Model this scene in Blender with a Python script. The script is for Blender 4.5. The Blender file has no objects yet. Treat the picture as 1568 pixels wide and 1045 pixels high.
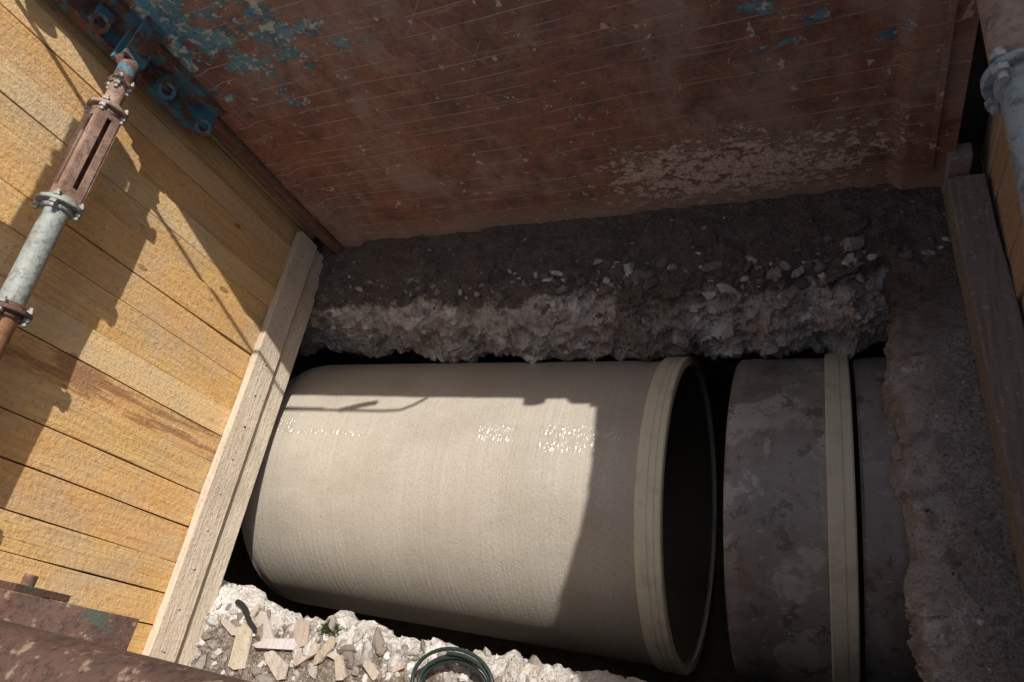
import bpy, math, random
from mathutils import Vector, Matrix, noise
from mathutils.bvhtree import BVHTree
random.seed(7)
R=random.random
def U(a,b): return a+(b-a)*R()
sc=bpy.context.scene
OZ=0.9      # all meshes are modelled relative to eye height, then lifted so street level is z=0

# ------------------------------------------------------------ node helpers
class M:
    def __init__(s,name):
        s.m=bpy.data.materials.new(name); s.m.use_nodes=True; s.t=s.m.node_tree
        s.b=s.t.nodes['Principled BSDF']
        s.tc=s.t.nodes.new('ShaderNodeTexCoord'); s.o=s.tc.outputs['Object']
    def n(s,ty,**k):
        x=s.t.nodes.new(ty)
        for a,b in k.items(): setattr(x,a,b)
        return x
    def set(s,inp,v):
        if isinstance(v,bpy.types.NodeSocket): s.t.links.new(v,inp)
        elif v is not None:
            if isinstance(v,(tuple,list)) and len(v)==3 and inp.type=='RGBA': v=(*v,1)
            inp.default_value=v
    def scale(s,v,sc_,rot=(0,0,0),loc=(0,0,0)):
        x=s.n('ShaderNodeMapping'); s.set(x.inputs['Vector'],v); x.inputs['Scale'].default_value=sc_
        x.inputs['Rotation'].default_value=rot; x.inputs['Location'].default_value=loc
        return x.outputs[0]
    def noise(s,v,scale,detail=3,rough=.55,dist=0):
        x=s.n('ShaderNodeTexNoise'); s.set(x.inputs['Vector'],v); x.inputs['Scale'].default_value=scale
        x.inputs['Detail'].default_value=detail; x.inputs['Roughness'].default_value=rough
        x.inputs['Distortion'].default_value=dist
        return x.outputs['Fac']
    def vor(s,v,scale,feature='F1',out='Distance'):
        x=s.n('ShaderNodeTexVoronoi',feature=feature); s.set(x.inputs['Vector'],v); x.inputs['Scale'].default_value=scale
        return x.outputs[out]
    def math(s,op,a,b=None,c=None,clamp=False):
        x=s.n('ShaderNodeMath',operation=op,use_clamp=clamp); s.set(x.inputs[0],a)
        if b is not None: s.set(x.inputs[1],b)
        if c is not None: s.set(x.inputs[2],c)
        return x.outputs[0]
    def step(s,v,a,b,lo=0.,hi=1.):
        x=s.n('ShaderNodeMapRange',interpolation_type='SMOOTHSTEP'); s.set(x.inputs[0],v)
        x.inputs[1].default_value=a; x.inputs[2].default_value=b; x.inputs[3].default_value=lo; x.inputs[4].default_value=hi
        return x.outputs[0]
    def mix(s,f,a,b):
        x=s.n('ShaderNodeMix',data_type='RGBA'); s.set(x.inputs[0],f); s.set(x.inputs[6],a); s.set(x.inputs[7],b)
        return x.outputs[2]
    def mul(s,a,b): return s.math('MULTIPLY',a,b)
    def add(s,a,b): return s.math('ADD',a,b)
    def near(s,v,c,w0,w1): return s.step(s.math('ABSOLUTE',s.math('SUBTRACT',v,c)),w1,w0)
    def xyz(s,v):
        x=s.n('ShaderNodeSeparateXYZ'); s.set(x.inputs[0],v); return x.outputs
    def attr(s,name):
        x=s.n('ShaderNodeAttribute',attribute_name=name); return x.outputs['Color']
    def vadd(s,a,b):
        x=s.n('ShaderNodeVectorMath',operation='ADD'); s.set(x.inputs[0],a); s.set(x.inputs[1],b); return x.outputs[0]
    def bump(s,h,dist,strength=1.,nrm=None):
        x=s.n('ShaderNodeBump'); s.set(x.inputs['Height'],h); x.inputs['Distance'].default_value=dist
        x.inputs['Strength'].default_value=strength
        if nrm is not None: s.set(x.inputs['Normal'],nrm)
        return x.outputs[0]
    def out(s,col,rough=.8,nrm=None,metal=0,spec=.3,**k):
        s.set(s.b.inputs['Base Color'],col); s.set(s.b.inputs['Roughness'],rough)
        if nrm is not None: s.set(s.b.inputs['Normal'],nrm)
        s.set(s.b.inputs['Metallic'],metal); s.set(s.b.inputs['Specular IOR Level'],spec)
        for a,b in k.items(): s.set(s.b.inputs[a.replace('_',' ')],b)
        return s.m

# ------------------------------------------------------------ materials
def wood(name,light,dark,along='Z',dust=.0,grey=(.42,.36,.275)):
    m=M(name); a=m.attr('rnd'); ar=m.n('ShaderNodeSeparateColor'); m.set(ar.inputs[0],a)
    off=m.n('ShaderNodeVectorMath',operation='SCALE'); m.set(off.inputs[0],a); off.inputs['Scale'].default_value=13.
    v=m.vadd(m.o,off.outputs[0])
    g={'Z':(30,30,1.3),'Y':(30,1.3,30)}[along]; g2={'Z':(9,9,.7),'Y':(9,.7,9)}[along]
    kv={'Z':(0.01,5.5,2.6),'Y':(5.5,2.6,.01)}[along]
    kd=m.vor(m.scale(v,kv),1.0)
    knot=m.step(kd,.05,.10,1,0); ring=m.step(kd,.05,.32,1,0)
    n1=m.noise(m.scale(v,g),2.2,4,.6,.6)
    n2=m.noise(m.scale(v,g2),1.6,2,.5,1.0)
    ringw=m.math('SINE',m.math('ADD',m.mul(n2,30.),m.mul(ring,12.)))
    gr=m.math('ADD',m.mul(n1,.87),m.mul(m.step(ringw,-1,1),.13))
    c=m.mix(m.step(gr,.25,.75),dark,light)
    c=m.mix(m.mul(ar.outputs[0],.45),c,(dark[0]*1.1,dark[1]*1.0,dark[2]*1.15))
    c=m.mix(m.mul(m.step(ar.outputs[1],.5,1.),.5),c,(light[0]*1.03,light[1]*1.18,light[2]*1.6))
    c=m.mix(m.mul(knot,.7),c,(.22,.10,.04))
    bl=m.noise(m.o,2.6,5,.68)
    c=m.mix(m.mul(m.step(bl,.42,.68),.45+dust),c,grey)
    wn=m.mul(ar.outputs[2],m.step(m.noise(m.scale(m.o,(1,14,1.6)),1.,3,.65),.49,.58))
    c=m.mix(m.mul(wn,.65),c,(.22,.10,.05))
    sp=m.noise(m.o,45,3,.7); c=m.mix(m.mul(m.step(sp,.57,.70),.5),c,(.22,.15,.09))
    c=m.mix(m.mul(m.step(sp,.42,.30),.55),c,(.62,.53,.40))
    h=m.math('ADD',m.mul(n1,.8),m.mul(sp,.9))
    h=m.math('ADD',h,m.mul(knot,.6))
    return m.out(c,.9,m.bump(h,.007,1.),spec=.12)
MAT_PLANK=wood('pine_plank',(.68,.45,.19),(.51,.30,.11))
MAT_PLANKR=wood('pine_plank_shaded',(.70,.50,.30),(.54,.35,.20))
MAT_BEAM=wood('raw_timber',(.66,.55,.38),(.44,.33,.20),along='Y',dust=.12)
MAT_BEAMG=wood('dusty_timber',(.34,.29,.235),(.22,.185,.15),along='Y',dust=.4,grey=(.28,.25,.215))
MAT_SCRAP=wood('scrap_timber',(.56,.49,.40),(.36,.30,.23),along='Y',dust=.3)

def rust_panel():
    m=M('rusty_steel_sheet'); X,Y,Z=m.xyz(m.o)[:3]
    n0=m.noise(m.o,1.6,4,.65); n1=m.noise(m.o,9,5,.7); n2=m.noise(m.o,55,3,.7)
    c=m.mix(m.step(n0,.38,.62),(.29,.125,.08),(.20,.102,.077))
    c=m.mix(m.mul(m.step(n1,.5,.64),.6),c,(.38,.195,.125))
    c=m.mix(m.mul(m.step(n1,.46,.34),.75),c,(.105,.063,.051))
    c=m.mix(m.mul(m.step(n2,.52,.66),.6),c,(.10,.06,.05))
    c=m.mix(m.mul(m.step(m.noise(m.scale(m.o,(1,1,.6)),2.4,5,.75),.46,.62),.65),c,(.36,.27,.22))
    # seams left by boards, faint broken pale lines
    ph=m.math('FRACT',m.add(m.mul(Z,11.3),m.mul(m.noise(m.o,.8,1),.5)))
    ln=m.step(m.math('ABSOLUTE',m.math('SUBTRACT',ph,.5)),.010,.038,1,0)
    br=m.step(m.noise(m.scale(m.o,(4,4,30)),1,4,.75),.38,.54)
    c=m.mix(m.mul(m.mul(ln,br),.9),c,(.60,.47,.38))
    fs=m.noise(m.scale(m.o,(1.2,1,26)),1.6,4,.75); c=m.mix(m.mul(m.step(fs,.56,.66),.35),c,(.46,.36,.30))
    gate=m.step(m.noise(m.o,1.9,2),.46,.62)
    for rot in (.62,-.75):
        sv=m.scale(m.scale(m.o,(1,1,1),rot=(0,rot,0)),(34,1,1.0)); c=m.mix(m.mul(m.mul(m.step(m.noise(sv,1.3,4,.75),.61,.68),gate),.42),c,(.50,.40,.34))
    v=m.noise(m.o,16,3,.65); c=m.mix(m.mul(m.step(v,.66,.69),.85),c,(.62,.49,.38))
    # blue paint remains
    pn=m.noise(m.scale(m.o,(.6,1,1)),8,6,.80)
    r1=m.mul(m.step(X,-1.25,-2.7),m.step(Z,-1.9,-1.2))
    r2=m.mul(m.near(X,-.02,.25,.6),m.step(Z,-2.4,-1.6))
    pm=m.add(m.mul(r1,.215),m.mul(r2,.13))
    pm=m.step(m.add(pn,pm),.665,.68)
    pc=m.mix(m.step(n1,.4,.6),(.07,.20,.26),(.16,.32,.36))
    pc=m.mix(m.step(m.noise(m.o,20,4,.7),.52,.58),pc,(.55,.52,.44))
    c=m.mix(pm,c,pc)
    # cement splash
    dx=m.near(X,-.42,.2,1.1); dz=m.near(Z,-2.54,.04,.40)
    sp=m.noise(m.scale(m.o,(1,1,1.7)),16,6,.8)
    sm=m.step(m.add(sp,m.mul(m.mul(dx,dz),.20)),.61,.67)
    c=m.mix(m.mul(sm,.85),c,m.mix(m.step(n2,.4,.6),(.74,.61,.51),(.48,.37,.29)))
    hem=m.mul(m.step(m.add(Z,m.mul(n1,.2)),-2.48,-2.70),m.step(n2,.3,.6,.35,1))
    c=m.mix(m.mul(hem,.8),c,(.46,.36,.29))
    h=m.add(m.mul(n1,1.),m.mul(n2,.35)); h=m.add(h,m.mul(ln,.5)); h=m.add(h,m.mul(pm,.6)); h=m.add(h,m.mul(sm,.5))
    return m.out(c,m.step(n1,.3,.7,.5,.75),m.bump(h,.006,.9),spec=.4)
MAT_PANEL=rust_panel()
def rust(name,a,b,paint=None,pth=.55,rgh=.7):
    m=M(name); n0=m.noise(m.o,6,3,.6); n1=m.noise(m.o,40,4,.7)
    c=m.mix(m.step(n0,.35,.65),a,b); c=m.mix(m.mul(m.step(n1,.48,.66),.75),c,(a[0]*.35,a[1]*.35,a[2]*.4))
    c=m.mix(m.mul(m.step(m.noise(m.o,25,4,.6),.56,.68),.5),c,(.36,.27,.19))
    if paint:
        p=m.step(m.noise(m.o,11,5,.7),pth,pth+.03); c=m.mix(p,paint,c)
    return m.out(c,rgh,m.bump(n1,.006,.9),spec=.4)
MAT_RUST=rust('rusty_steel',(.18,.085,.055),(.12,.06,.043))
MAT_RUSTD=rust('dark_rusty_steel',(.10,.055,.04),(.065,.04,.032))
MAT_RUSTP=rust('rust_pinkish',(.36,.24,.18),(.22,.13,.09))
MAT_RUSTO=rust('rust_orange',(.32,.16,.07),(.14,.065,.035))
MAT_BLUE=rust('chipped_blue_paint',(.16,.08,.055),(.09,.05,.035),paint=(.055,.16,.21),pth=.48)
MAT_GREEN=rust('chipped_green_paint',(.11,.055,.04),(.07,.04,.03),paint=(.05,.06,.045),pth=.40)
MAT_ZINC=rust('grey_steel',(.30,.32,.295),(.24,.26,.24),rgh=.5)
MAT_BOLT=rust('bolt_steel',(.4,.39,.36),(.25,.24,.22),rgh=.4)

def grp(name,c1,c2,stain=False):
    m=M(name); X,Y,Z=m.xyz(m.o)[:3]
    rings=m.noise(m.scale(m.o,(45,.6,.6)),1.,3,.6)
    gran=m.noise(m.scale(m.o,(1,.6,.6)),130,3,.65)
    blot=m.noise(m.scale(m.o,(.7,1,1)),3.0,4,.6)
    c=m.mix(m.step(rings,.2,.8),c1,c2)
    c=m.mix(m.mul(m.step(blot,.42,.7),.6),c,(c1[0]*.80,c1[1]*.78,c1[2]*.75))
    c=m.mix(m.mul(m.step(gran,.50,.66),.4),c,(c1[0]*.5,c1[1]*.47,c1[2]*.43))
    wide=m.noise(m.scale(m.o,(7,.15,.15)),1.,2,.5); c=m.mix(m.mul(m.step(wide,.4,.7),.4),c,(c2[0]*.84,c2[1]*.82,c2[2]*.77))
    # wet coat on the pipe crown, its patches placed to draw the glints
    sp=m.noise(m.o,30,3,.6)
    streak=m.mul(m.near(m.add(Y,m.mul(sp,.02)),1.150,.012,.020),m.mul(m.near(X,-2.72,.34,.46),m.step(sp,.40,.46)))
    pa=m.mul(m.near(X,-1.17,.10,.20),m.near(Y,1.155,.05,.095)); pb=m.mul(m.near(X,-1.56,.06,.15),m.near(Y,1.17,.035,.07))
    pc=m.mul(m.near(X,-2.98,.04,.10),m.near(Y,1.17,.035,.06)); pd=m.mul(m.near(X,-.93,.03,.08),m.near(Y,1.18,.02,.07))
    pp=m.math('MAXIMUM',m.math('MAXIMUM',pa,pb),m.math('MAXIMUM',pc,pd))
    wet_glint=m.math('MAXIMUM',streak,m.mul(m.step(pp,.3,.7),m.step(sp,.38,.44)))
    if stain:
        s1=m.noise(m.scale(m.o,(1,1,.8)),2.6,5,.62,.6); s2=m.noise(m.o,16,5,.75)
        k=.90
        def q(*t): return (t[0]*k*.98,t[1]*k,t[2]*k*1.03)
        c=m.mix(m.step(s1,.45,.49),q(.46,.43,.38),q(.27,.24,.205))
        c=m.mix(m.mul(m.step(s1,.57,.585),.75),c,q(.20,.155,.12))
        c=m.mix(m.mul(m.step(s2,.50,.62),.6),c,q(.20,.178,.155))
        c=m.mix(m.mul(m.step(s2,.40,.34),.5),c,q(.62,.58,.52))
        c=m.mix(m.mul(m.step(wide,.4,.7),.3),c,q(.44,.40,.35))
        c=m.mix(m.mul(m.step(m.noise(m.o,7,4,.7),.58,.61),.7),c,q(.12,.105,.09))
        wet_glint=m.mul(m.step(sp,.56,.62),m.mul(m.near(Y,1.16,.03,.1),.8))
    h=m.add(m.mul(rings,.5),m.mul(gran,.4)); h=m.add(h,m.mul(m.noise(m.o,60,2,.5),.25))
    mat=m.out(c,.42,m.bump(h,.006,.9),spec=.6,Coat_Weight=wet_glint,Coat_Roughness=.25,Coat_IOR=1.6)
    m.set(m.b.inputs['Coat Normal'],m.bump(m.noise(m.scale(m.o,(1.15,.45,.45)),60,1,.5),.020,1.))
    return mat
MAT_GRP=grp('grp_pipe_wall',(.44,.395,.33),(.48,.435,.37))
MAT_GRPS=grp('grp_pipe_muddy',(.30,.28,.24),(.34,.31,.26),stain=True)
def band():
    m=M('grp_coupling'); n=m.noise(m.scale(m.o,(20,2,2)),1.5,3,.6); n2=m.noise(m.o,8,4,.65)
    c=m.mix(n,(.62,.58,.42),(.72,.68,.52)); c=m.mix(m.mul(m.step(n2,.48,.66),.45),c,(.42,.37,.27))
    return m.out(c,.5,m.bump(n,.002,.5),spec=.4)
MAT_BAND=band()
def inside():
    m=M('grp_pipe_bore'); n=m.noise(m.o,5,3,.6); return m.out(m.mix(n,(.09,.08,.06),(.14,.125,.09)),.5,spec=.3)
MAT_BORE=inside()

def earth(name,mode):
    m=M(name); X,Y,Z=m.xyz(m.o)[:3]
    n0=m.noise(m.o,2.2,4,.65); n1=m.noise(m.o,13,5,.72); n2=m.noise(m.o,75,3,.7)
    soil=m.mix(m.step(n1,.35,.65),(.110,.095,.080),(.18,.153,.130))
    soil=m.mix(m.mul(m.step(n0,.45,.62),.6),soil,(.17,.125,.098))
    soil=m.mix(m.mul(m.step(n2,.56,.68),.5),soil,(.28,.245,.215))
    soil=m.mix(m.mul(m.step(n2,.44,.34),.6),soil,(.05,.043,.038))
    con=m.mix(m.step(n1,.35,.65),(.46,.425,.38),(.63,.595,.54))
    con=m.mix(m.mul(m.step(n0,.48,.62),.6),con,(.47,.36,.28))
    con=m.mix(m.mul(m.step(n2,.54,.64),.5),con,(.27,.23,.20))
    con=m.mix(m.mul(m.step(n1,.45,.38),.6),con,(.24,.205,.17))
    con=m.mix(m.mul(m.step(m.noise(m.o,7,5,.7),.56,.60),.7),con,(.82,.80,.76))
    if mode=='back':
        f=m.step(m.add(Z,m.mul(m.math('SUBTRACT',m.noise(m.o,6,4,.7),.5),.28)),-2.865,-2.91)
        f=m.mul(f,m.step(m.add(Z,m.mul(n0,.3)),-3.36,-3.14,.6,1))
        f=m.mul(f,m.step(m.noise(m.scale(m.o,(1,0.4,.4)),2.7,4,.7),.36,.50,.35,1)); c=m.mix(f,soil,con)
    elif mode=='front':
        wh=m.mix(m.step(n1,.35,.6),(.54,.51,.47),(.72,.70,.66)); wh=m.mix(m.mul(m.step(n2,.5,.65),.6),wh,(.34,.29,.245))
        wh=m.mix(m.mul(m.step(n0,.5,.6),.4),wh,(.44,.37,.29))
        f=m.step(m.add(Y,m.mul(m.math('SUBTRACT',n1,.5),.3)),.03,.10)
        so=m.mix(m.step(n1,.4,.6),(.13,.105,.08),(.25,.21,.17)); so=m.mix(m.mul(m.step(n2,.54,.60),.7),so,(.44,.39,.33))
        c=m.mix(m.step(X,-.9,-1.4),m.mix(f,soil,con),m.mix(f,so,wh))
    elif mode=='slab':
        g=m.mix(m.step(n1,.35,.65),(.30,.27,.235),(.41,.37,.33)); g=m.mix(m.mul(m.step(n2,.48,.62),.7),g,(.15,.132,.118))
        g=m.mix(m.mul(m.step(n2,.42,.32),.6),g,(.58,.54,.50))
        g=m.mix(m.mul(m.step(n0,.46,.60),.5),g,(.21,.172,.142))
        g=m.mix(m.mul(m.step(m.add(X,m.mul(n1,.3)),.58,.88),.55),g,(.14,.122,.106))
        f=m.step(m.add(X,m.mul(m.math('SUBTRACT',n1,.5),.25)),.46,.32)
        c=m.mix(m.mul(f,.7),g,con)
        c=m.mix(m.step(m.add(Y,m.mul(n0,.5)),1.7,2.1),c,soil)
    else: c=soil
    h=m.add(m.mul(n1,1.5),m.mul(n2,.8))
    return m.out(c,.95,m.bump(h,.020,1.),spec=.15)
MAT_BACK=earth('soil_and_broken_concrete','back'); MAT_FRONT=earth('broken_concrete_front','front')
MAT_SLAB=earth('rough_concrete_slab','slab'); MAT_SOIL=earth('dark_soil','soil')
def rockm(name,a,b,pw):
    m=M(name); r=m.attr('rnd'); n=m.noise(m.o,30,4,.7)
    s=m.n('ShaderNodeSeparateColor'); m.set(s.inputs[0],r)
    c=m.mix(m.math('POWER',s.outputs[0],pw),a,b); c=m.mix(m.mul(m.step(n,.48,.60),.6),c,(a[0]*.7,a[1]*.7,a[2]*.7))
    return m.out(c,.9,m.bump(n,.012,1.),spec=.2)
MAT_ROCK=rockm('stone_fragments',(.14,.12,.10),(.62,.59,.55),2.4); MAT_RUBBLE=rockm('white_rubble',(.20,.165,.135),(.68,.66,.63),2.0)
def plain(name,c,r=.5):
    m=M(name); n=m.noise(m.o,40,3); return m.out(m.mix(n,c,tuple(x*.6 for x in c)),r)
MAT_RUBBER=plain('black_rubber',(.025,.025,.027),.45); MAT_RED=plain('red_plastic',(.5,.03,.03),.4); MAT_MOSS=plain('moss',(.06,.09,.03),.9)
MAT_HOSE=plain('green_hose',(.03,.045,.04),.4)

# ------------------------------------------------------------ mesh builder
class MB:
    def __init__(s,name): s.name=name; s.v=[]; s.f=[]; s.mi=[]; s.sm=[]; s.mats=[]; s.c=[]
    def add(s,vs,fs,mat,smooth=False,rnd=None):
        if mat not in s.mats: s.mats.append(mat)
        o=len(s.v); i=s.mats.index(mat); s.v+= [tuple(v) for v in vs]
        rnd=rnd or (R(),R(),0)
        s.c+= [(*rnd,1)]*len(vs)
        for f in fs: s.f.append([o+k for k in f]); s.mi.append(i); s.sm.append(smooth)
    def box(s,lo,hi,mat,rot=None,rnd=None):
        vs=[Vector((x,y,z)) for x in (lo[0],hi[0]) for y in (lo[1],hi[1]) for z in (lo[2],hi[2])]
        if rot is not None:
            c=(Vector(lo)+Vector(hi))/2; vs=[c+rot@(v-c) for v in vs]
        s.add(vs,[(0,1,3,2),(4,6,7,5),(0,4,5,1),(2,3,7,6),(0,2,6,4),(1,5,7,3)],mat,rnd=rnd)
    def rev(s,p0,ax,prof,mat,seg=32,smooth=True,closed=False):
        ax=Vector(ax).normalized(); q=ax.to_track_quat('Z','Y'); p0=Vector(p0); vs=[];fs=[]
        for t,r in prof:
            for k in range(seg):
                a=2*math.pi*k/seg; vs.append(p0+q@Vector((r*math.cos(a),r*math.sin(a),t)))
        n=len(prof)
        for i in range(n if closed else n-1):
            for k in range(seg):
                j=(i+1)%n; l=(k+1)%seg; fs.append((i*seg+k,i*seg+l,j*seg+l,j*seg+k))
        s.add(vs,fs,mat,smooth)
    def cyl(s,p0,p1,r,mat,seg=24,r1=None,ch=.0):
        L=(Vector(p1)-Vector(p0)).length; r1=r if r1 is None else r1; c=min(ch,L*.3)
        s.rev(p0,Vector(p1)-Vector(p0),[(0,.0001),(0,r-c),(c,r),(L-c,r1),(L,r1-c),(L,.0001)],mat,seg)
    def tube(s,pts,r,mat,seg=10):
        pts=[Vector(p) for p in pts]; vs=[];fs=[]
        for i,p in enumerate(pts):
            d=(pts[min(i+1,len(pts)-1)]-pts[max(i-1,0)]).normalized(); q=d.to_track_quat('Z','Y')
            for k in range(seg):
                a=2*math.pi*k/seg; vs.append(p+q@Vector((r*math.cos(a),r*math.sin(a),0)))
        for i in range(len(pts)-1):
            for k in range(seg):
                l=(k+1)%seg; fs.append((i*seg+k,i*seg+l,(i+1)*seg+l,(i+1)*seg+k))
        fs.append(tuple(range(seg))); fs.append(tuple(range((len(pts)-1)*seg,len(pts)*seg)))
        s.add(vs,fs,mat,True)
    def make(s,bevel=0,angle=40):
        me=bpy.data.meshes.new(s.name); me.from_pydata(s.v,[],s.f)
        for m in s.mats: me.materials.append(m)
        me.polygons.foreach_set('material_index',s.mi); me.polygons.foreach_set('use_smooth',s.sm)
        a=me.color_attributes.new('rnd','FLOAT_COLOR','POINT'); a.data.foreach_set('color',[x for c in s.c for x in c])
        me.validate(); me.update()
        if any(s.sm):
            try: me.set_sharp_from_angle(angle=math.radians(angle))
            except Exception: pass
        o=bpy.data.objects.new(s.name,me); sc.collection.objects.link(o)
        if bevel:
            b=o.modifiers.new('bevel','BEVEL'); b.width=bevel; b.segments=2; b.limit_method='ANGLE'; b.angle_limit=math.radians(50)
        return o

# ------------------------------------------------------------ terrain / pit
def wallX(y): return -2.92-.055*y
def wallXR(y): return .735-.047*y
fr=noise.fractal
def chunky(p,s):
    # broken lumps: every cell stands proud by its own amount, with grooves between
    d,pt=noise.voronoi(Vector(p)*s)
    return min(1.,(d[1]-d[0])*2.2)*.45+.9*noise.noise(pt[0]*3.7)
def sweep(name,prof,axis,u0,u1,nu,nv,mat,amp,edge,big=.05):
    L=[0]
    for a,b in zip(prof,prof[1:]): L.append(L[-1]+math.dist(a[:2],b[:2]))
    rows=[]
    for j in range(nv+1):
        t=L[-1]*j/nv; i=0
        while i<len(L)-2 and L[i+1]<t: i+=1
        f=(t-L[i])/(L[i+1]-L[i]); a,b=prof[i],prof[i+1]
        w=a[2]+(b[2]-a[2])*f
        rows.append((a[0]+(b[0]-a[0])*f,a[1]+(b[1]-a[1])*f,w))
    nr=[]
    for j in range(nv+1):
        a=rows[max(j-3,0)];b=rows[min(j+3,nv)]; dx,dz=b[0]-a[0],b[1]-a[1]; l=math.hypot(dx,dz) or 1
        nr.append((-dz/l,dx/l))
    vs=[];fs=[]
    for i in range(nu+1):
        u=u0+(u1-u0)*i/nu; e=edge(u)
        for j in range(nv+1):
            h,z,w=rows[j]; nx,nz=nr[j]
            p=Vector((u,h,z)) if axis=='X' else Vector((h,u,z))
            q=p+Vector((fr(p*3,1,2.,2),fr(p*3+Vector((9,0,0)),1,2.,2),0))*.05
            d=fr(p*1.7,.8,2.,3)*big*(.4+w)+ (fr(p*7,.7,2.1,4)*.022+ chunky(q,6.5)*.034 +chunky(q+Vector((3,1,7)),15)*.016+chunky(q+Vector((3,1,2)),34)*.006-.02)*amp*(.25+.95*w) + fr(p*40,.6,2.,4)*.006*amp
            hh=h+nx*d+e*min(1,w*1.5); zz=z+nz*d
            vs.append((u,hh,zz) if axis=='X' else (hh,u,zz))
    for i in range(nu):
        for j in range(nv):
            k=i*(nv+1)+j; fs.append((k,k+1,k+nv+2,k+nv+1))
    b=MB(name); b.add(vs,fs,mat,True); o=b.make(angle=32)
    return o,BVHTree.FromPolygons(vs,fs)
backprof=[(2.62,-2.76,.1),(2.42,-2.78,.15),(2.2,-2.80,.25),(2.08,-2.82,.4),(2.01,-2.835,.7),(1.95,-2.90,1),(1.90,-3.0,1),(1.865,-3.13,1),(1.84,-3.30,1),(1.95,-3.46,.7),(2.2,-3.6,.3),(2.3,-4.6,.2)]
back,bvB=sweep('broken_concrete_ledge',backprof,'X',-3.7,1.5,760,240,MAT_BACK,1.15,lambda u:.07*noise.noise(Vector((u*1.7,0,3)))+.03*noise.noise(Vector((u*6,0,9)))-.03*max(0,u+.2),.045)
front_edge=lambda u:(.09*max(0,min(1,(-2.45-u)/.4)))+.05*noise.noise(Vector((u*3.1,2,3)))+.03*noise.noise(Vector((u*9,5,9)))
frontprof=[(-.6,-2.80,0),(-.25,-2.81,0),(.0,-2.82,.1),(.10,-2.83,.5),(.155,-2.85,1),(.18,-2.95,1),(.15,-3.1,1),(.05,-3.2,.5),(-.2,-3.25,.3),(-.3,-4.6,.2)]
front,bvF=sweep('concrete_edge_rubble',frontprof,'X',-3.6,1.5,620,170,MAT_FRONT,.75,front_edge,.03)
slabprof=[(1.5,-2.75,.1),(.72,-2.78,.2),(.50,-2.80,.25),(.38,-2.815,.4),(.30,-2.84,.9),(.28,-2.9,1),(.29,-3.02,1),(.35,-3.12,.8),(.7,-3.16,.3),(1.5,-3.2,0)]
slab,bvS=sweep('concrete_slab',slabprof,'Y',-.6,2.6,460,200,MAT_SLAB,.75,lambda u:.03*noise.noise(Vector((u*2.3,7,3)))+.025*noise.noise(Vector((u*8,5,9)))-.02,.03)
def rect(x0,x1,y0,y1,z): return [(x0,y0,z),(x1,y0,z),(x1,y1,z),(x0,y1,z)]
g=MB('ground'); levels=[(-400,400,-400,400,-OZ),(-3.2,.86,-.5,2.56,-OZ),(-3.2,.86,-.5,2.56,-2.86),(-3.75,2.6,-.9,2.9,-2.87),(-3.75,2.6,-.9,2.9,-4.62)]
vs=[p for l in levels for p in rect(*l)]; fs=[]
for i in range(len(levels)-1):
    for k in range(4):
        l=(k+1)%4; fs.append((i*4+k,i*4+l,i*4+4+l,i*4+4+k))
fs.append(tuple(range(len(vs)-4,len(vs)))); g.add(vs,fs,MAT_SOIL); g.make()

# ------------------------------------------------------------ plank walls
def plankwall(name,xf,side,y0,y1,z0,z1,mat,th=.045,flag=(),tv=.03):
    b=MB(name); y=y0; i=0
    while y<y1:
        w=U(.13,.19); x=xf(y+w/2)+U(-.010,.010); g_=U(.002,.008); zz=z0+U(-.015,.01)
        xs=(x-th,x) if side<0 else (x,x+th)
        nz=8; vs=[];fs=[]; tw=U(-.006,.006); zt=z1+U(-tv,tv); ph=U(0,6)
        for k in range(nz+1):
            z=zz+(zt-zz)*k/nz; bow=.005*math.sin(k*.8+ph); cw=.0018*math.sin(k*1.7+ph)
            vs+=[(xs[0]+bow,y+g_/2+cw,z),(xs[1]+bow+tw,y+g_/2+cw,z),(xs[1]+bow-tw,y+w-g_/2+cw,z),(xs[0]+bow,y+w-g_/2+cw,z)]
        for k in range(nz):
            o=k*4
            for q in range(4):
                p=(q+1)%4; fs.append((o+q,o+p,o+4+p,o+4+q))
        fs.append((0,1,2,3)); fs.append((nz*4,nz*4+1,nz*4+2,nz*4+3))
        b.add(vs,fs,mat,rnd=(R(),R(),1. if i in flag else 0.)); y+=w; i+=1
    return b.make(bevel=.003)
plankwall('timber_plank_wall',wallX,-1,-.48,2.45,-2.68,-.30,MAT_PLANK,flag=(8,))
plankwall('timber_plank_wall',wallXR,1,-.48,2.45,-2.72,-.07,MAT_PLANKR,tv=.006)

def wale(name,f,y0,y1,parts,mat):
    b=MB(name)
    for (dx0,dx1,za,zb) in parts:
        n=10; vs=[];fs=[]
        for k in range(n+1):
            y=y0+(y1-y0)*k/n; x=f(y); w=.004*math.sin(k*1.9)
            vs+=[(x+dx0,y,za+w),(x+dx1+w,y,za+w),(x+dx1+w,y,zb+w),(x+dx0,y,zb+w)]
        for k in range(n):
            for q in range(4):
                p=(q+1)%4; o=k*4; fs.append((o+q,o+p,o+4+p,o+4+q))
        fs+= [(3,2,1,0),(n*4,n*4+1,n*4+2,n*4+3)]
        b.add(vs,fs,mat)
    return b
w=wale('timber_beam',wallX,-.45,2.32,[(.006,.052,-2.69,-2.53),(-.05,.022,-2.845,-2.72)],MAT_BEAM)
w.box((-2.98,2.02,-2.92),(-2.74,2.07,-2.86),MAT_BEAM)
for k in range(14):
    y=-.3+.19*k; w.cyl((wallX(y)+.045,y,-2.60+U(-.03,.03)),(wallX(y)+.060,y,-2.60),.005,MAT_BOLT,8)
w.make(bevel=.006)
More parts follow.
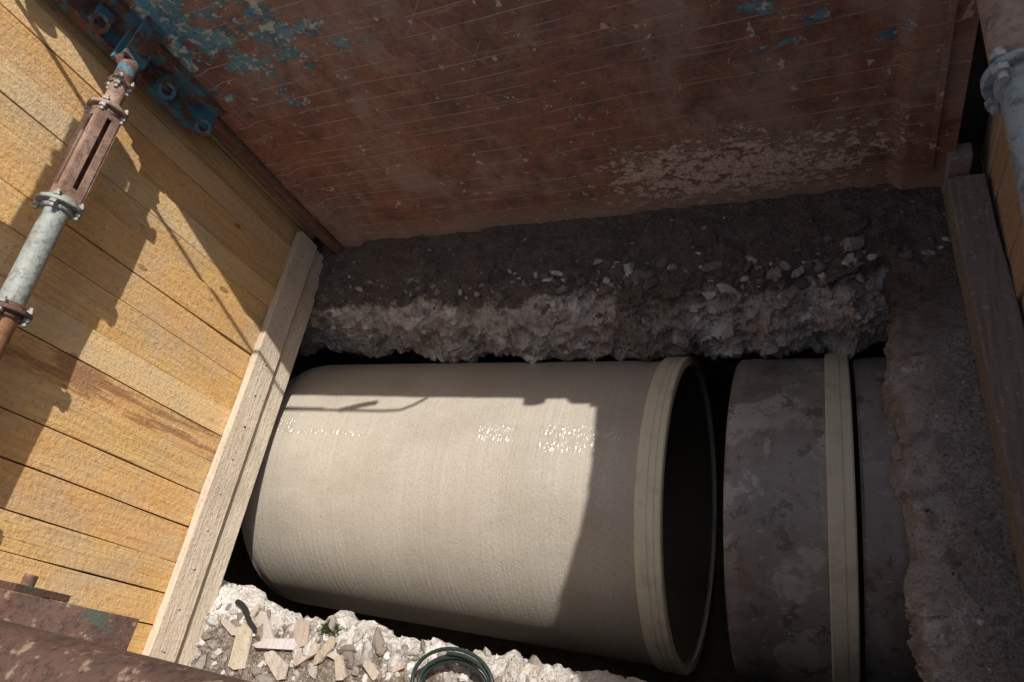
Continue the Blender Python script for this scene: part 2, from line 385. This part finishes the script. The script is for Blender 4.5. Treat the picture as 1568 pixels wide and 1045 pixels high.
w=wale('timber_beam',lambda y:wallXR(y)-.065,-.45,2.3,[(-.09,.05,-2.80,-2.65)],MAT_BEAMG); w.box((.47,2.31,-2.80),(.56,2.39,-2.55),MAT_BEAMG); w.make(bevel=.008)

# ------------------------------------------------------------ steel shoring panel (far side)
b=MB('steel_shoring_panel')
nx,nz=220,110; x0,x1,z0,z1=-2.99,.50,-2.80,-.40; vs=[];fs=[]
for i in range(nx+1):
    for j in range(nz+1):
        x=x0+(x1-x0)*i/nx; z=z0+(z1-z0)*j/nz
        if j==0: z+=.012*noise.noise(Vector((x*4,0,0)))
        y=2.40+.014*noise.noise(Vector((x*1.3,0,z*1.6)))+.004*noise.noise(Vector((x*7,0,z*7)))
        if x>.27: y-=.045*min(1,(x-.27)/.03)
        if x<-2.72: y-=.035*min(1,(-2.72-x)/.03)
        c=max(0,x-.30)/.2; 
        if j==0: z+=.12*c**2.5
        vs.append((x,y,z))
for i in range(nx):
    for j in range(nz):
        k=i*(nz+1)+j; fs.append((k,k+nz+1,k+nz+2,k+1))
b.add(vs,fs,MAT_PANEL,True)
b.box((x0,2.45,z0+.02),(.46,2.52,z1),MAT_RUST)
b.cyl((-2.90,2.35,-2.79),(-2.90,2.35,-1.60),.035,MAT_RUST,24)
b.box((-2.99,2.24,-1.62),(-2.93,2.36,-.40),MAT_BLUE); b.box((-2.99,2.34,-1.62),(-2.80,2.40,-.40),MAT_BLUE)
for zc in (-1.60,-1.36,-.98,-.6):
    b.rev((-2.88,2.25,zc),(.8,-.5,.35),[(-.014,.022),(-.014,.042),(.014,.042),(.014,.022)],MAT_BLUE,28,True,True)
    b.box((-2.94,2.25,zc-.04),(-2.87,2.36,zc+.04),MAT_BLUE)
b.box((.40,2.335,-2.65),(.425,2.352,-.4),MAT_PANEL)
b.cyl((.10,2.36,-.40),(.10,2.48,-.40),.055,MAT_RUST,20); b.box((.03,2.40,-.42),(.26,2.46,-.385),MAT_RUST)
b.make(bevel=.004)
b=MB('guard_cable'); b.tube([(x,2.30,-.34+.01*math.sin(x*2)) for x in [-3.2+.2*k for k in range(13)]]+[(-.68,2.31,-.35),(-.62,2.34,-.37),(-.56,2.39,-.405)],.011,MAT_RUBBER)
b.box((-1.55,2.28,-.40),(-1.25,2.30,-.375),MAT_RUST); b.tube([(-1.1,2.3,-.34),(-1.0,2.32,-.40),(-.9,2.34,-.42)],.02,MAT_RUST); b.make()

# ------------------------------------------------------------ struts
def strut(name,P,secs,collars,clev=None):
    b=MB(name)
    for y0,y1,r,kind,mat in secs:
        a,c=Vector(P(y0)),Vector(P(y1))
        if kind=='r': b.cyl(a,c,r,mat,32,ch=.004)
        else:
            q=(c-a).to_track_quat('Z','Y'); L=(c-a).length
            # square sleeve with a long adjustment slot in each face
            for ang in range(4):
                qq=q@Matrix.Rotation(ang*math.pi/2,3,'Z').to_quaternion()
                for (x_0,x_1,l0,l1) in ((-r,-.012,0,L),(.012,r*.92,0,L),(-.012,.012,0,L*.12),(-.012,.012,L*.85,L)):
                    vs=[a+qq@Vector((x,y,z)) for x in (x_0,x_1) for y in (r-.008,r) for z in (l0,l1)]
                    b.add(vs,[(0,1,3,2),(4,6,7,5),(0,4,5,1),(2,3,7,6),(0,2,6,4),(1,5,7,3)],mat)
            b.cyl(a,c,r*.55,MAT_RUST,20)
    for y,r,mat in collars:
        a=Vector(P(y)); d=(Vector(P(y-.1))-a).normalized(); q=d.to_track_quat('Z','Y')
        b.cyl(a-d*.009,a+d*.009,r,mat,36,ch=.003)
        b.cyl(a-d*.03,a+d*.03,r*.72,mat,32,ch=.006)
        for k in range(4):
            an=math.pi/4+k*math.pi/2; o=q@Vector((math.cos(an),math.sin(an),0))*r*.86
            b.cyl(a+o-d*.035,a+o+d*.04,.008,MAT_BOLT,10); b.cyl(a+o-d*.022,a+o-d*.010,.015,MAT_BOLT,6); b.cyl(a+o+d*.010,a+o+d*.024,.015,MAT_BOLT,6)
    if clev: clev(b)
    return b.make()
PL=lambda y:(-2.765,y,-1.12-.08*(2.15-y))
def clevL(b):
    b.box((-2.825,2.12,-1.16),(-2.805,2.36,-1.06),MAT_BLUE); b.box((-2.745,2.12,-1.16),(-2.725,2.36,-1.06),MAT_BLUE)
    b.cyl((-2.85,2.18,-1.11),(-2.70,2.18,-1.11),.020,MAT_RUST,16); b.rev((-2.775,2.14,-1.12),(1,0,0),[(-.025,.02),(-.025,.05),(.025,.05),(.025,.02)],MAT_BLUE,28,True,True)
strut('unseen_shadow_strut',PL,[(2.14,2.0,.042,'r',MAT_BLUE),(2.02,1.84,.036,'r',MAT_RUSTP),(1.86,1.37,.050,'b',MAT_RUSTP),(1.37,.90,.046,'r',MAT_ZINC),(.92,-.45,.050,'r',MAT_RUSTO)],
   [(2.0,.046,MAT_RUSTP),(1.855,.078,MAT_RUSTP),(1.37,.084,MAT_ZINC),(.90,.084,MAT_RUST),(.3,.084,MAT_RUST)],clevL)
PShadow=lambda y:(-2.395,y,-.25-.08*(2.3-y))  # upper strut added out of view to widen the shadow band on the planks
strut('unseen_shadow_strut',PShadow,[(2.36,1.6,.085,'r',MAT_RUSTP),(1.62,-.45,.085,'r',MAT_ZINC)],[(2.05,.10,MAT_RUSTP),(1.6,.105,MAT_ZINC),(1.05,.105,MAT_RUST)])
PR=lambda y:(.322,y,-1.06)
strut('unseen_shadow_strut',PR,[(2.30,1.13,.044,'r',MAT_RUSTP),(1.15,-.45,.038,'r',MAT_ZINC)],[(1.9,.07,MAT_RUST),(1.13,.062,MAT_ZINC),(.3,.08,MAT_ZINC)])
b=MB('steel_pin'); b.cyl((.43,1.14,-1.60),(.70,1.14,-1.60),.045,MAT_RUSTO,24,ch=.006); b.cyl((.62,1.14,-1.60),(.645,1.14,-1.60),.07,MAT_RUST,24); b.make()

# ------------------------------------------------------------ near-side steel
b=MB('steel_shoring_panel'); 
b.box((-2.95,-.47,-2.80),(.55,-.40,-1.45),MAT_PANEL)
b.cyl((-3.0,-.205,-1.36),(.55,-.205,-1.36),.13,MAT_RUSTD,48)
b.box((-2.95,-.42,-1.50),(.55,-.20,-1.30),MAT_RUSTD)
b.make(bevel=.006)
b=MB('steel_bracket')
pts=[(-2.92,-1.62),(-2.72,-1.70),(-2.66,-1.84),(-2.56,-1.93),(-2.50,-2.1),(-2.92,-2.1)]
vs=[(x,y,z) for y in (-.40,.0) for x,z in pts]; n=len(pts)
b.add(vs,[tuple(range(n-1,-1,-1)),tuple(range(n,2*n))]+[(k,(k+1)%n,n+(k+1)%n,n+k) for k in range(n)],MAT_GREEN)
b.box((-2.88,.002,-1.95),(-2.74,.03,-1.72),MAT_GREEN); b.cyl((-2.80,.02,-1.8),(-2.80,.07,-1.8),.025,MAT_RUST,16); b.make(bevel=.01)

# ------------------------------------------------------------ pipes
AY,AZ,RR=1.095,-3.745,.81
def pipe(name,xa,xb,mat,bands):
    b=MB(name); t=.032; prof=[(0,RR-t),(0,RR-.014),(.012,RR-.004),(.05,RR-.003),(.056,RR)]
    L=xb-xa; n=60
    prof+=[(.056+(L-.07)*k/n,RR) for k in range(1,n)]
    prof+=[(L-.012,RR),(L,RR-.01),(L,RR-t)]
    b.rev((xa,AY,AZ),(1,0,0),prof,mat,220)
    b.rev((xa,AY,AZ),(1,0,0),[(L,RR-t),(0,RR-t)],MAT_BORE,220)
    for (u,v,ribs) in bands:
        r1=RR+.002; w=v-u; pr=[(u,r1),(u,r1+.014),(u+.006,r1+.020)]
        for k in ribs:
            c=u+w*k; pr+=[(c-.005,r1+.020),(c-.002,r1+.015),(c+.002,r1+.015),(c+.005,r1+.020)]
        pr+=[(v-.006,r1+.020),(v,r1+.014),(v,r1-.028)]
        b.rev((0,AY,AZ),(1,0,0),pr,MAT_BAND,220)
    return b.make(angle=28)
pipe('fiberglass_pipe',-3.21,-.72,MAT_GRP,[(-.812,-.690,(.5,.76))])
pipe('fiberglass_pipe',-.43,.035,MAT_GRPS,[(-.025,.078,(.62,))])
pipe('fiberglass_pipe',.098,2.4,MAT_GRPS,[])

# ------------------------------------------------------------ stones
import bmesh
bm=bmesh.new(); bmesh.ops.create_icosphere(bm,subdivisions=2,radius=1); IV=[v.co.copy() for v in bm.verts]; IF=[[v.index for v in f.verts] for f in bm.faces]; bm.free()
def stones(name,groups,mat):
    b=MB(name)
    for n,place,bv,smin,smax,power in groups:
        c=0
        while c<n:
            x,y=place(); hit=bv.ray_cast(Vector((x,y,-2.2)),Vector((0,0,-1)))
            if hit[0] is None: continue
            p=hit[0]; s=smin+(smax-smin)*R()**power; sd=Vector((U(0,99),U(0,99),U(0,99)))
            q=Matrix.Rotation(U(0,6.3),3,'Z')@Matrix.Rotation(U(-.6,.6),3,'X')
            sx=Vector((U(.8,1.5),U(.6,1.),U(.4,.8)))
            planes=[Vector((U(-1,1),U(-1,1),U(-1,1))).normalized() for _ in range(9)]
            vs=[]
            for v in IV:
                w=v*(1+.25*noise.noise(v*1.3+sd))
                for pl in planes:
                    d=w.dot(pl)
                    if d>.55: w=w-pl*(d-.55)
                vs.append(p+Vector((0,0,s*.15))+q@Vector((w.x*sx.x,w.y*sx.y,w.z*sx.z))*s)
            b.add(vs,IF,mat,False); c+=1
    return b.make()
stones('gravel',[(240,lambda:(U(-2.95,.55),random.gauss(2.0,.055)),bvB,.008,.036,3),
 (44,lambda:(random.gauss(-.95,.20),random.gauss(2.0,.06)),bvB,.010,.055,2),
 (38,lambda:(random.gauss(-.1,.22),random.gauss(1.98,.05)),bvB,.010,.055,2),
 (400,lambda:(U(-3,.6),U(1.95,2.42)),bvB,.003,.014,3),
 (260,lambda:(U(.30,.7),U(-.2,2.35)),bvS,.003,.014,3)],MAT_ROCK)
stones('concrete_rubble',[(480,lambda:(U(-2.9,-.9),U(-.2,.16)),bvF,.004,.042,2.8),(50,lambda:(random.gauss(-2.2,.4),U(.02,.16)),bvF,.02,.055,1.5)],MAT_RUBBLE)

# ------------------------------------------------------------ debris
def onF(x,y,dz=0):
    h=bvF.ray_cast(Vector((x,y,-2.2)),Vector((0,0,-1))); return (h[0].z if h[0] else -2.82)+dz
b=MB('wood_scraps')
for x,y,l,w_,a in ((-2.50,.07,.20,.07,.7),(-2.40,.02,.24,.05,1.7),(-2.28,.08,.12,.09,.2),(-2.20,.0,.18,.05,2.2),(-2.10,.03,.15,.05,2.5),(-2.60,-.02,.2,.10,.1),(-2.36,-.06,.18,.08,1.1),(-2.0,-.02,.10,.05,.4),(-2.05,.02,.10,.03,1.4),(-2.72,.05,.16,.04,1.2),(-1.85,.0,.09,.04,.9),(-2.62,.12,.10,.03,2.7),(-1.72,.03,.08,.03,2.1)):
    z=onF(x,y,.024); rot=Matrix.Rotation(a,3,'Z')@Matrix.Rotation(U(-.2,.2),3,'X')@Matrix.Rotation(U(-.15,.15),3,'Y')
    hx,hy=w_/2,l/2; pp=[(-hx,-hy*U(.5,1)),(hx*U(-.3,.3),-hy*1.05),(hx,-hy*U(.6,1)),(hx*U(.6,1),hy*U(.5,1)),(hx*U(-.4,.4),hy*U(.9,1.1)),(-hx*U(.6,1),hy*U(.4,1))]
    vs=[Vector((x,y,z))+rot@Vector((p[0],p[1],zz)) for zz in (-.008,.008) for p in pp]
    b.add(vs,[(5,4,3,2,1,0),(6,7,8,9,10,11)]+[(k,(k+1)%6,6+(k+1)%6,6+k) for k in range(6)],MAT_SCRAP)
b.make(bevel=.0015)
b=MB('rubber_hose')
b.tube([(-2.76+.04*k,.17-.02*k+.012*math.sin(k),onF(-2.76+.04*k,.17-.02*k,.024)) for k in range(7)],.014,MAT_RUBBER); b.make()
b=MB('coiled_hose')
pts=[]
for k in range(170):
    a=k*.16; r=.115+.02*math.sin(k*.11)+.004*(k/20); pts.append((-1.40+r*math.cos(a)*1.25+.012*math.sin(k*.05),.0+r*math.sin(a)*.85,-2.765+.014*math.sin(k*.07)+.00035*k))
b.tube(pts,.008,MAT_HOSE); b.make()
b=MB('red_cap'); b.cyl((-.95,.06,-2.80),(-.95,.06,-2.76),.03,MAT_RED,24,ch=.008); b.cyl((-.95,.06,-2.762),(-.95,.06,-2.745),.012,MAT_RED,16); b.make()
b=MB('moss_clump')
for k in range(420):
    x,y=random.gauss(-2.12,.022),random.gauss(.13,.018); z=onF(x,y,.01); a=U(0,6.3); l=U(.01,.022)
    b.add([(x,y,z),(x+.008*math.cos(a),y+.008*math.sin(a),z),(x+l*.5*math.sin(a),y+l*.5*math.cos(a),z+l)],[(0,1,2)],MAT_MOSS)
b.make()

# ------------------------------------------------------------ lift to street level
for o in sc.objects: o.location.z+=OZ

# ------------------------------------------------------------ light
S=Vector((1.5,1.0,2.58)).normalized(); el=math.asin(S.z); az=math.atan2(S.x,S.y)
w=bpy.data.worlds.new('World'); sc.world=w; w.use_nodes=True; nt=w.node_tree
sk=nt.nodes.new('ShaderNodeTexSky'); sk.sky_type='NISHITA'; sk.sun_disc=False; sk.sun_elevation=el; sk.sun_rotation=az
sk.dust_density=4.0; sk.air_density=1.0; sk.ozone_density=.6
bg=nt.nodes['Background']; bg.inputs[1].default_value=.12; nt.links.new(sk.outputs[0],bg.inputs[0])
l=bpy.data.lights.new('sun','SUN'); l.energy=5.0; l.angle=math.radians(.5); l.color=(1,.96,.90)
lo=bpy.data.objects.new('sun',l); sc.collection.objects.link(lo); lo.rotation_mode='QUATERNION'; lo.rotation_quaternion=S.to_track_quat('Z','Y'); lo.location=S*20
# ------------------------------------------------------------ camera
cam=bpy.data.cameras.new('camera'); co=bpy.data.objects.new('camera',cam); sc.collection.objects.link(co); sc.camera=co
cam.lens=24; cam.sensor_width=36; cam.clip_start=.02; cam.clip_end=2000
rt=Vector((.9065,.1877,-.378)); fw=Vector((-.4215,.4566,-.783)).normalized(); rt=(rt-fw*rt.dot(fw)).normalized(); up=rt.cross(fw)
mt=Matrix((rt,up,-fw)).transposed().to_4x4(); mt.translation=(0,0,OZ); co.matrix_world=mt
sc.view_settings.view_transform='Standard'; sc.view_settings.look='None'; sc.view_settings.exposure=0
